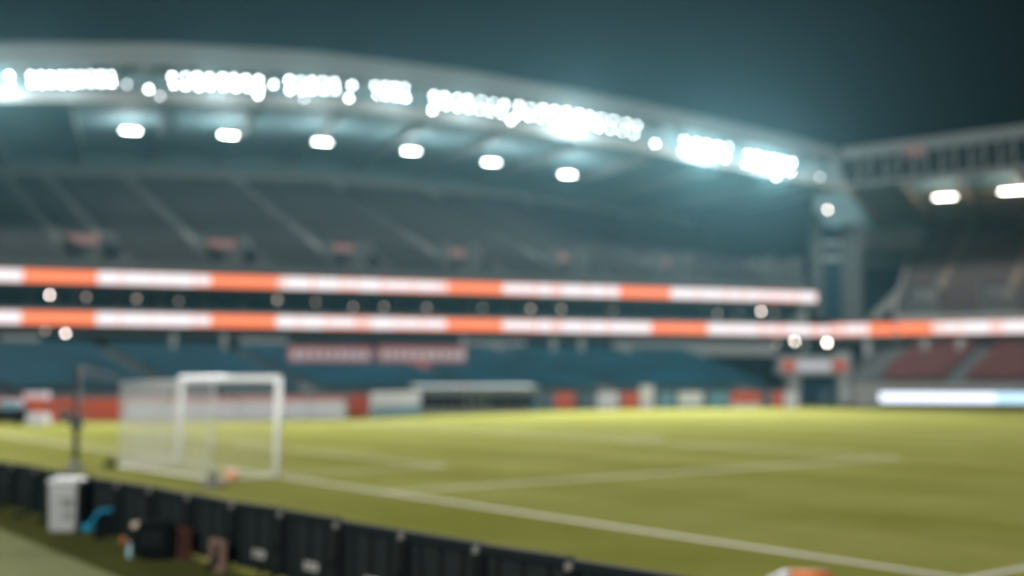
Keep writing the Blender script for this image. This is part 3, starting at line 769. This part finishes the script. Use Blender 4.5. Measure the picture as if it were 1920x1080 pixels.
mb = MB(); mb.tube(NP, BKN, .03, 8); mb.tube(BKN, BKF, .03, 8); mb.tube(BKF, FARP, .03, 8); mb.build("ground_frame", WHITE, goal)
# net support poles
def pole(base, top_h, link, label, m, foot, rad=.055):
    t = thing("net_pole", base, label, "pole", None)
    MB().tube(base, base + Vector((0,0,top_h)), rad, 10).build("shaft", m, t, smooth=True)
    mb = MB(); mb.lathe(base, [(.26,0),(.26,.08),(.12,.14),(.09,.3)], 16); mb.build("foot", foot, t)
    mb = MB(); mb.box(base + Vector((0,0,top_h*.46)), (rad*3.6, rad*2.5, .35)); mb.build("winch", m, t, bevel=.02)
    mb = MB(); mb.tube(base + Vector((0,0,top_h)), link, .028, 8); mb.tube(base + Vector((0,0,top_h - .18)), link - Vector((0,0,.12)), .02, 8); mb.build("stay", m, t)
DKPOLE = mat("dark_painted_pole", (.015, .02, .022), .5, .2, 2)
pb_ = ground(141, 881)
pole(pb_, 2.68, BKF + Vector((0,0,2.36)), "dark net support pole standing behind the goal by the bin", DKPOLE, CONC, .08)
pb2 = ground(397, 912)
pole(pb2, 2.3, BKN + Vector((0,0,2.3)), "pale net support pole with grey foot near the barrier", mat("pale_pole", (.5,.5,.46), .5, .1, 2), CONC, .022)
# ball
bp_ = ground(435, 901)
ball = thing("ball", bp_, "coral orange ball lying beside the near post", "ball")
mb = MB(); mb.lathe(bp_ + Vector((0,0,.13)), [(.13*math.sin(math.pi*k/12) + .0005, -.13*math.cos(math.pi*k/12)) for k in range(13)], 20); mb.build("shell", CORAL, ball, smooth=True)
mb = MB(); mb.lathe(bp_ + Vector((0,0,.13)), [(.1305,-.012),(.132,0),(.1305,.012)], 20); mb.build("seam", ORANGE, ball)
# small dark thing by net corner
wp = ground(207, 875)
wt_ = thing("net_weight", wp, "small dark weight on the grass at the net corner", "weight")
mb = MB(); mb.lathe(wp, [(.16,0),(.18,.05),(.15,.14),(.06,.17)], 14); mb.build("block", BLACK, wt_); mb = MB()
mb.tube(wp + Vector((-.05,0,.16)), wp + Vector((-.05,0,.3)), .015, 6); mb.tube(wp + Vector((.05,0,.16)), wp + Vector((.05,0,.3)), .015, 6); mb.tube(wp + Vector((-.05,0,.3)), wp + Vector((.05,0,.3)), .015, 6); mb.build("handle", BLACK, wt_)

# ------------------------------------------------------------------ foreground barrier boards
PW = 1.22
bt0 = ground(632, 985, .73)          # a clip at this pixel
BD = (ground(1290, 1081, .82) - ground(30, 869, .82)); BD.z = 0; BD.normalize(); BN = Vector((-BD.y, BD.x, 0))
HB = .82
BR0 = ground(640, 971, .82) ; BMX = Matrix((BD, BN, (0,0,1))).transposed()
def barrier(k):
    c = Vector((BR0.x, BR0.y, 0)) + BD * (k + .5) * PW; mx = BMX
    return c, mx
def make_barrier():
    t = thing("barrier_panel", (0,0,0), "x", "barrier", "black barrier panels behind the goal line")
    mx = BMX
    def LB(x, y, z, sx, sy, sz, mb=None):
        mb = mb or MB(); mb.box(mx @ Vector((x, y, z)), (sx, sy, sz), mx); return mb
    mb = LB(0, 0, .40, PW - .16, .035, .66); local(t, mb, "panel", BLACKM)
    mb = MB(); LB(0, -.02, .775, PW - .004, .09, .09, mb); local(t, mb, "rail", mat("dark_rail", (.011,.016,.017), .9, .2, 3, spec=.1), bevel=.01)
    mb = LB(0, -.01, .075, PW - .16, .06, .06); local(t, mb, "kick_rail", BLACK)
    mb = MB(); LB(-PW/2 + .075, -.05, .41, .12, .12, .64, mb); local(t, mb, "stand", BLACK, bevel=.01)
    mb = MB(); mb.tube(mx @ Vector((-PW/2 + .07, -.05, .1)), mx @ Vector((-PW/2 + .07, -.42, .02)), .025, 6); mb.tube(mx @ Vector((-PW/2 + .07, -.05, .55)), mx @ Vector((-PW/2 + .07, -.42, .02)), .02, 6); local(t, mb, "foot", BLACK)
    mb = MB(); mb.lathe((0,0,0), [(.035,0),(.045,.015),(.04,.03),(.02,.035)], 12)
    rm = (mx @ Vector((0,-1,.25))).to_track_quat('Z', 'Y').to_matrix()
    mb.v = [tuple(rm @ Vector(v) + mx @ Vector((-PW/2 + .04, -.075, .765))) for v in mb.v]; local(t, mb, "clip", mat("grey_clip", (.20,.19,.18), .35, .1, 3))
    mb = MB()
    for q in (-.32, .02, .36): LB(q, -.03, .42, .025, .03, .6, mb)
    local(t, mb, "rib", BLACK)
    return t
TOPBR = mat("rusty_trim", (.14, .07, .04), .7, .4, 9)
proto = None
desc = {}
for k in range(-40, 10):
    c, mx = barrier(k)
    scr = 960 + FPX * c.x / max(.5, c.y)
    if c.y < 2 or scr > 1800 or scr < -330: continue
    if proto is None: proto = make_barrier(); o = proto
    else: o = copy_tree(proto)
    o.location = c + BN*random.uniform(-.02,.02) - Vector((0,0,random.uniform(0,.018))); o.rotation_euler.z = random.uniform(-.014,.014); o.rotation_euler.x = random.uniform(-.02,.02)
    desc[k] = (o, scr, c)
vis = sorted([v for v in desc.values() if v[1] > -40 and v[1] < 1330], key=lambda v: -v[1])
for i, v in enumerate(vis):
    nn = ORD[i] if i < 20 else f"{['twenty','thirty','forty'][(i+1)//10-2]}-{ORD[(i+1)%10-1]}" if (i+1) % 10 else f"{['twentieth','thirtieth','fortieth'][(i+1)//10-2]}"
    v[0]["label"] = f"black barrier panel, {nn} counted leftwards from the right end of the row"
for v in desc.values():
    if v[0]["label"] == "x": v[0]["label"] = "black barrier panel of the row beyond the photo edge"
# makers' plates on three panels
for px, py, k in ((490,1030,-2),(590,1058,-1),(700,1082,0)):
    if k in desc:
        o, scr, c = desc[k]; mx = BMX
        mb = MB(); mb.box(mx @ Vector((.06, -.035, .24)), (.26, .02, .085), mx); local(o, mb, "sticker", mat("pale_sticker", (.5,.5,.47), .5, .1, 4) if "pale_sticker" not in bpy.data.materials else bpy.data.materials["pale_sticker"])
        mb = MB(); 
        for q in (-.08, -.02, .04, .08): mb.box(mx @ Vector((.06 + q, -.048, .24)), (.02, .006, .05), mx)
        local(o, mb, "print", BLACK)

# ------------------------------------------------------------------ things at the foot of the barrier
p = ground(124, 997)
BINL = mat("white_lid_plastic", (.44,.46,.46), .5, .06, 3)
bn = thing("bin", p, "grey-white lidded bin at the barrier, left of the bags", "bin")
mb = MB(); mb.pts8([p + Vector(q) for q in ((-.215,-.18,0),(.215,-.18,0),(.215,.18,0),(-.215,.18,0),(-.235,-.2,.72),(.235,-.2,.72),(.235,.2,.72),(-.235,.2,.72))])
mb.build("body", BINM, bn, bevel=.06)
mb = MB(); mb.box(p + Vector((0,0,.77)), (.485,.42,.11)); mb.build("lid", BINL, bn, bevel=.04)
mb = MB(); mb.box(p + Vector((.07,-.2,.46)), (.15,.02,.12)); mb.box(p + Vector((.08,-.19,.26)), (.12,.02,.10)); mb.build("label_plate", CONC, bn)
for sx in (-1, 1): MB().box(p + Vector((sx*.235, 0, .62)), (.04,.14,.05)).build("handle", BINM, bn, bevel=.01)
#holdall
def blob(name, m, par, c, sx, sy, sz, seed=0, rough=.12, bottom=True):
    import bmesh
    bm = bmesh.new(); bmesh.ops.create_icosphere(bm, subdivisions=4, radius=1.0)
    rn = random.Random(seed); ph = [rn.uniform(0, 6.28) for _ in range(6)]
    for v in bm.verts:
        x, y, z = v.co; q = 1 + rough*(math.sin(3*x+ph[0])*math.cos(2.6*y+ph[1]) + .6*math.sin(5*z+ph[2]+2*x) + .4*math.sin(9*x+ph[3])*math.sin(8*y+ph[4]))
        e = .55   # squarish bag
        f = lambda t: math.copysign(abs(t)**e, t)
        v.co = Vector((f(x)*sx*.82*q, f(y)*sy*.82*q, max(f(z), -.95)*sz*.82*q + sz*.78))
        v.co += Vector(c) - parent_loc(par)
    me = bpy.data.meshes.new(name); bm.to_mesh(me); bm.free(); me.materials.append(m)
    me.polygons.foreach_set("use_smooth", [True]*len(me.polygons))
    o = bpy.data.objects.new(name, me); col.objects.link(o); o.parent = par; return o
p = ground(200, 1003)
hb = thing("holdall", p, "dark holdall with bright blue trim leaning beside the bin", "bag")
blob("body", mat("navy_black_fabric", (.004,.006,.008), 1, .3, 8, spec=.05), hb, p + Vector((.06,.03,0)), .29, .18, .23, 2)
def curve_tube(pts, r, name, m, par, n=8):
    mb = MB(); P_ = [Vector(q) for q in pts]; fine = []
    for i in range(len(P_)-1):
        a = P_[max(0,i-1)]; b = P_[i]; c = P_[i+1]; d = P_[min(len(P_)-1,i+2)]
        for k in range(6):
            t = k/6; fine.append(.5*((2*b)+(-a+c)*t+(2*a-5*b+4*c-d)*t*t+(-a+3*b-3*c+d)*t**3))
    fine.append(P_[-1])
    for a, b in zip(fine[:-1], fine[1:]): mb.tube(a, b + (b-a)*.1, r, n)
    return mb.build(name, m, par, smooth=True)
Yb = p.y - .2
curve_tube([at(165,993,Yb), at(182,965,Yb), at(192,958,Yb), at(212,956,Yb), at(222,948,Yb)], .032, "blue_trim", CYAN, hb)
curve_tube([at(222,944,Yb), at(230,932,Yb), at(231,922,Yb)], .035, "pale_grip", mat("pale_grey_rubber", (.32,.36,.38), .5, .1, 4), hb)
c_ = ground(166, 999)
rb = thing("water_bottle", c_, "bright cyan rolled cloth on the turf at the bin's right foot", "cloth"); rb.name = "rolled_cloth"
mb = MB(); mb.tube(c_ + Vector((-.09,.0,.07)), c_ + Vector((.09,.05,.07)), .068, 14); mb.build("roll", CYAN, rb, smooth=True)
mb = MB(); mb.tube(c_ + Vector((-.01,.02,.07)), c_ + Vector((.01,.03,.07)), .072, 14); mb.build("strap", BLACK, rb)
# black bag
p = ground(292, 1048)
bg = thing("kit_bag", p, "big black kit bag standing at the barrier, right of the blue-trimmed holdall", "bag")
blob("body", BLACKF, bg, p, .33, .2, .31, 5, .07)
curve_tube([p + Vector((-.12,-.1,.5)), p + Vector((-.08,-.1,.6)), p + Vector((.06,-.1,.6)), p + Vector((.1,-.1,.5))], .015, "handle", BLACK, bg)
mb = MB(); mb.box(p + Vector((0,-.17,.28)), (.3,.04,.22)); mb.build("pocket", BLACK, bg, bevel=.015)
p = ground(256, 1038)
jr = thing("flask", p, "dark flask with a beige lid left of the big black bag", "flask")
mb = MB(); mb.lathe(p, [(.085,0),(.09,.02),(.09,.30),(.07,.34)], 18); mb.build("body", BLACK, jr, smooth=True)
mb = MB(); mb.lathe(p + Vector((0,0,.34)), [(.075,0),(.08,.02),(.075,.07),(.03,.08)], 18); mb.build("lid", TAN, jr, smooth=True)
p = ground(243, 1046)
bt = thing("bottle", p, "small pale blue bottle on the turf before the black bag", "bottle")
mb = MB(); mb.lathe(p, [(.034,0),(.036,.01),(.036,.13),(.018,.17)], 14); mb.build("body", PALE, bt, smooth=True)
mb = MB(); mb.lathe(p + Vector((0,0,.17)), [(.018,0),(.018,.03),(.008,.035)], 12); mb.build("cap", WHT, bt)
p = ground(232, 1017)
cl_ = thing("training_cone", p, "small brown-orange cone on the turf between the bags", "cone")
mb = MB(); mb.lathe(p, [(.09,0),(.09,.012),(.055,.015),(.02,.09),(.012,.092)], 16); mb.build("body", mat("dull_orange", (.35,.12,.05), .6, .2, 5), cl_)
mb = MB(); mb.lathe(p, [(.105,0),(.105,.008),(.09,.012)], 16); mb.build("base", BROWN, cl_)
# open crates
def crate(p, w_, h_, dp, m, label, back):
    t = thing("crate", p, label, "crate", None); mx = BMX; th_ = .055
    mb = MB()
    for x, z, sx, sz in ((-w_/2, h_/2, th_, h_), (w_/2, h_/2, th_, h_)): mb.box(p + mx @ Vector((x, 0, z)), (sx, dp, sz), mx)
    mb.box(p + mx @ Vector((0,0,th_/2)), (w_-th_, dp-.01, th_), mx); mb.box(p + mx @ Vector((0,0,h_-th_/2)), (w_-th_, dp-.01, th_), mx)
    mb.build("frame", m, t, bevel=.006)
    MB().box(p + mx @ Vector((0, dp/2-.015, h_/2)), (w_-.04, .02, h_-.04), mx).build("back", back, t)
    mb = MB(); mb.box(p + mx @ Vector((0,-dp/2 + .02,h_*.5)), (.03,.03,h_-.08), mx); mb.build("strut", back, t)
crate(ground(345, 1050), .20, .42, .08, BROWN, "small brown-red crate right of the black bag", BLACK)
crate(ground(408, 1070), .26, .38, .08, CARD, "pinkish crate with pale rim leaning at the barrier", BLACK)
# orange bag at the bottom edge
p = ground(1500, 1121)
ob = thing("orange_bag", p, "orange bag with a white end at the bottom photo edge on the grass", "bag")
mb = MB(); ax = Vector((1,.1,0)).normalized(); mb.tube(p + ax*-.10 + Vector((0,.05,.14)), p + ax*.34 + Vector((0,.05,.14)), .15, 20, .14); mb.build("body", ORANGE, ob, smooth=True)
mb = MB(); mb.tube(p - ax*.32 + Vector((0,.05,.12)), p + ax*-.10 + Vector((0,.05,.14)), .10, 20, .151); mb.build("white_end", WHT, ob, smooth=True)

# ------------------------------------------------------------------ far left equipment
p = ground(17, 797)
ct = thing("equipment_cart", p, "dark cart with pale blue load before the red boards", "cart")
MB().box(p + Vector((0,0,.55)), (2.0,.9,.7)).build("body", BLACK, ct, bevel=.05)
MB().box(p + Vector((.1,-.1,1.0)), (1.1,.7,.55)).build("load", BLUE, ct, bevel=.1)
for sx in (-.7, .7):
    w_o = MB().tube(p + Vector((sx,-.5,.2)), p + Vector((sx,-.4,.2)), .2, 16).build("wheel", BLACKF, ct)
p = ground(70, 797)
wb = thing("white_box", p, "low white box on the grass right of the dark cart", "box")
MB().box(p + Vector((0,0,.28)), (1.15,.6,.5)).build("body", WHT, wb, bevel=.03); MB().box(p + Vector((0,0,.56)), (1.2,.66,.07)).build("lid", WHT, wb, bevel=.02)
p = ground(68, 790)
wc = thing("white_cabinet", p, "raised white cabinet on legs behind the low white box", "cabinet")
MB().box(p + Vector((0,0,1.35)), (1.3,.5,.6)).build("body", WHT, wc, bevel=.03)
for sx in (-.55,.55): MB().tube(p + Vector((sx,0,0)), p + Vector((sx,0,1.06)), .04, 8).build("leg", STEEL, wc)
p = ground(122, 793)
sp_ = thing("loudspeaker", p, "small black loudspeaker before the red board left of the net pole", "loudspeaker")
MB().box(p + Vector((0,0,.42)), (.42,.35,.84)).build("cabinet", BLACK, sp_, bevel=.03); MB().tube(p + Vector((0,-.19,.55)), p + Vector((0,-.175,.55)), .14, 16).build("driver", STEEL, sp_)
s_a = sh(-30, 712, -9)[0]
hr = thing("handrail", F(s_a, -13, 1.5), "dark sloping handrail by the blue seats at the left edge", "handrail")
mb = MB(); a, b = at(-60, 690, 74), at(70, 748, 74); mb.tube(a, b, .12, 8); mb.tube(a - Vector((0,0,.5)), b - Vector((0,0,.5)), .06, 8)
mb.build("rail", BLACK, hr)
mb = MB()
for q in (0, .33, .66, .97): c = a.lerp(b, q); mb.tube(c, (c.x, c.y, 0), .05, 8)
mb.build("post", BLACK, hr)

# ------------------------------------------------------------------ haze
hz = MB(); hz.box((0, 150, 15.5), (816, 616, 34))
hm = bpy.data.materials.new("haze"); hm.use_nodes = True; t = hm.node_tree; t.nodes.clear()
pv = t.nodes.new("ShaderNodeVolumePrincipled"); o_ = t.nodes.new("ShaderNodeOutputMaterial"); t.links.new(pv.outputs[0], o_.inputs["Volume"])
pv.inputs["Density"].default_value = .00018; pv.inputs["Color"].default_value = (.29, .68, .82, 1); pv.inputs["Anisotropy"].default_value = .70
hzo = tag(hz.build("haze", hm), kind="stuff")
print("floodlights", n_fl, "barriers", len(desc), "goal w", (FPp-NP).length, "e1", e1x, e1y, "b1", b1x, b1y, "c1", c1x, c1y, "y16", y16)
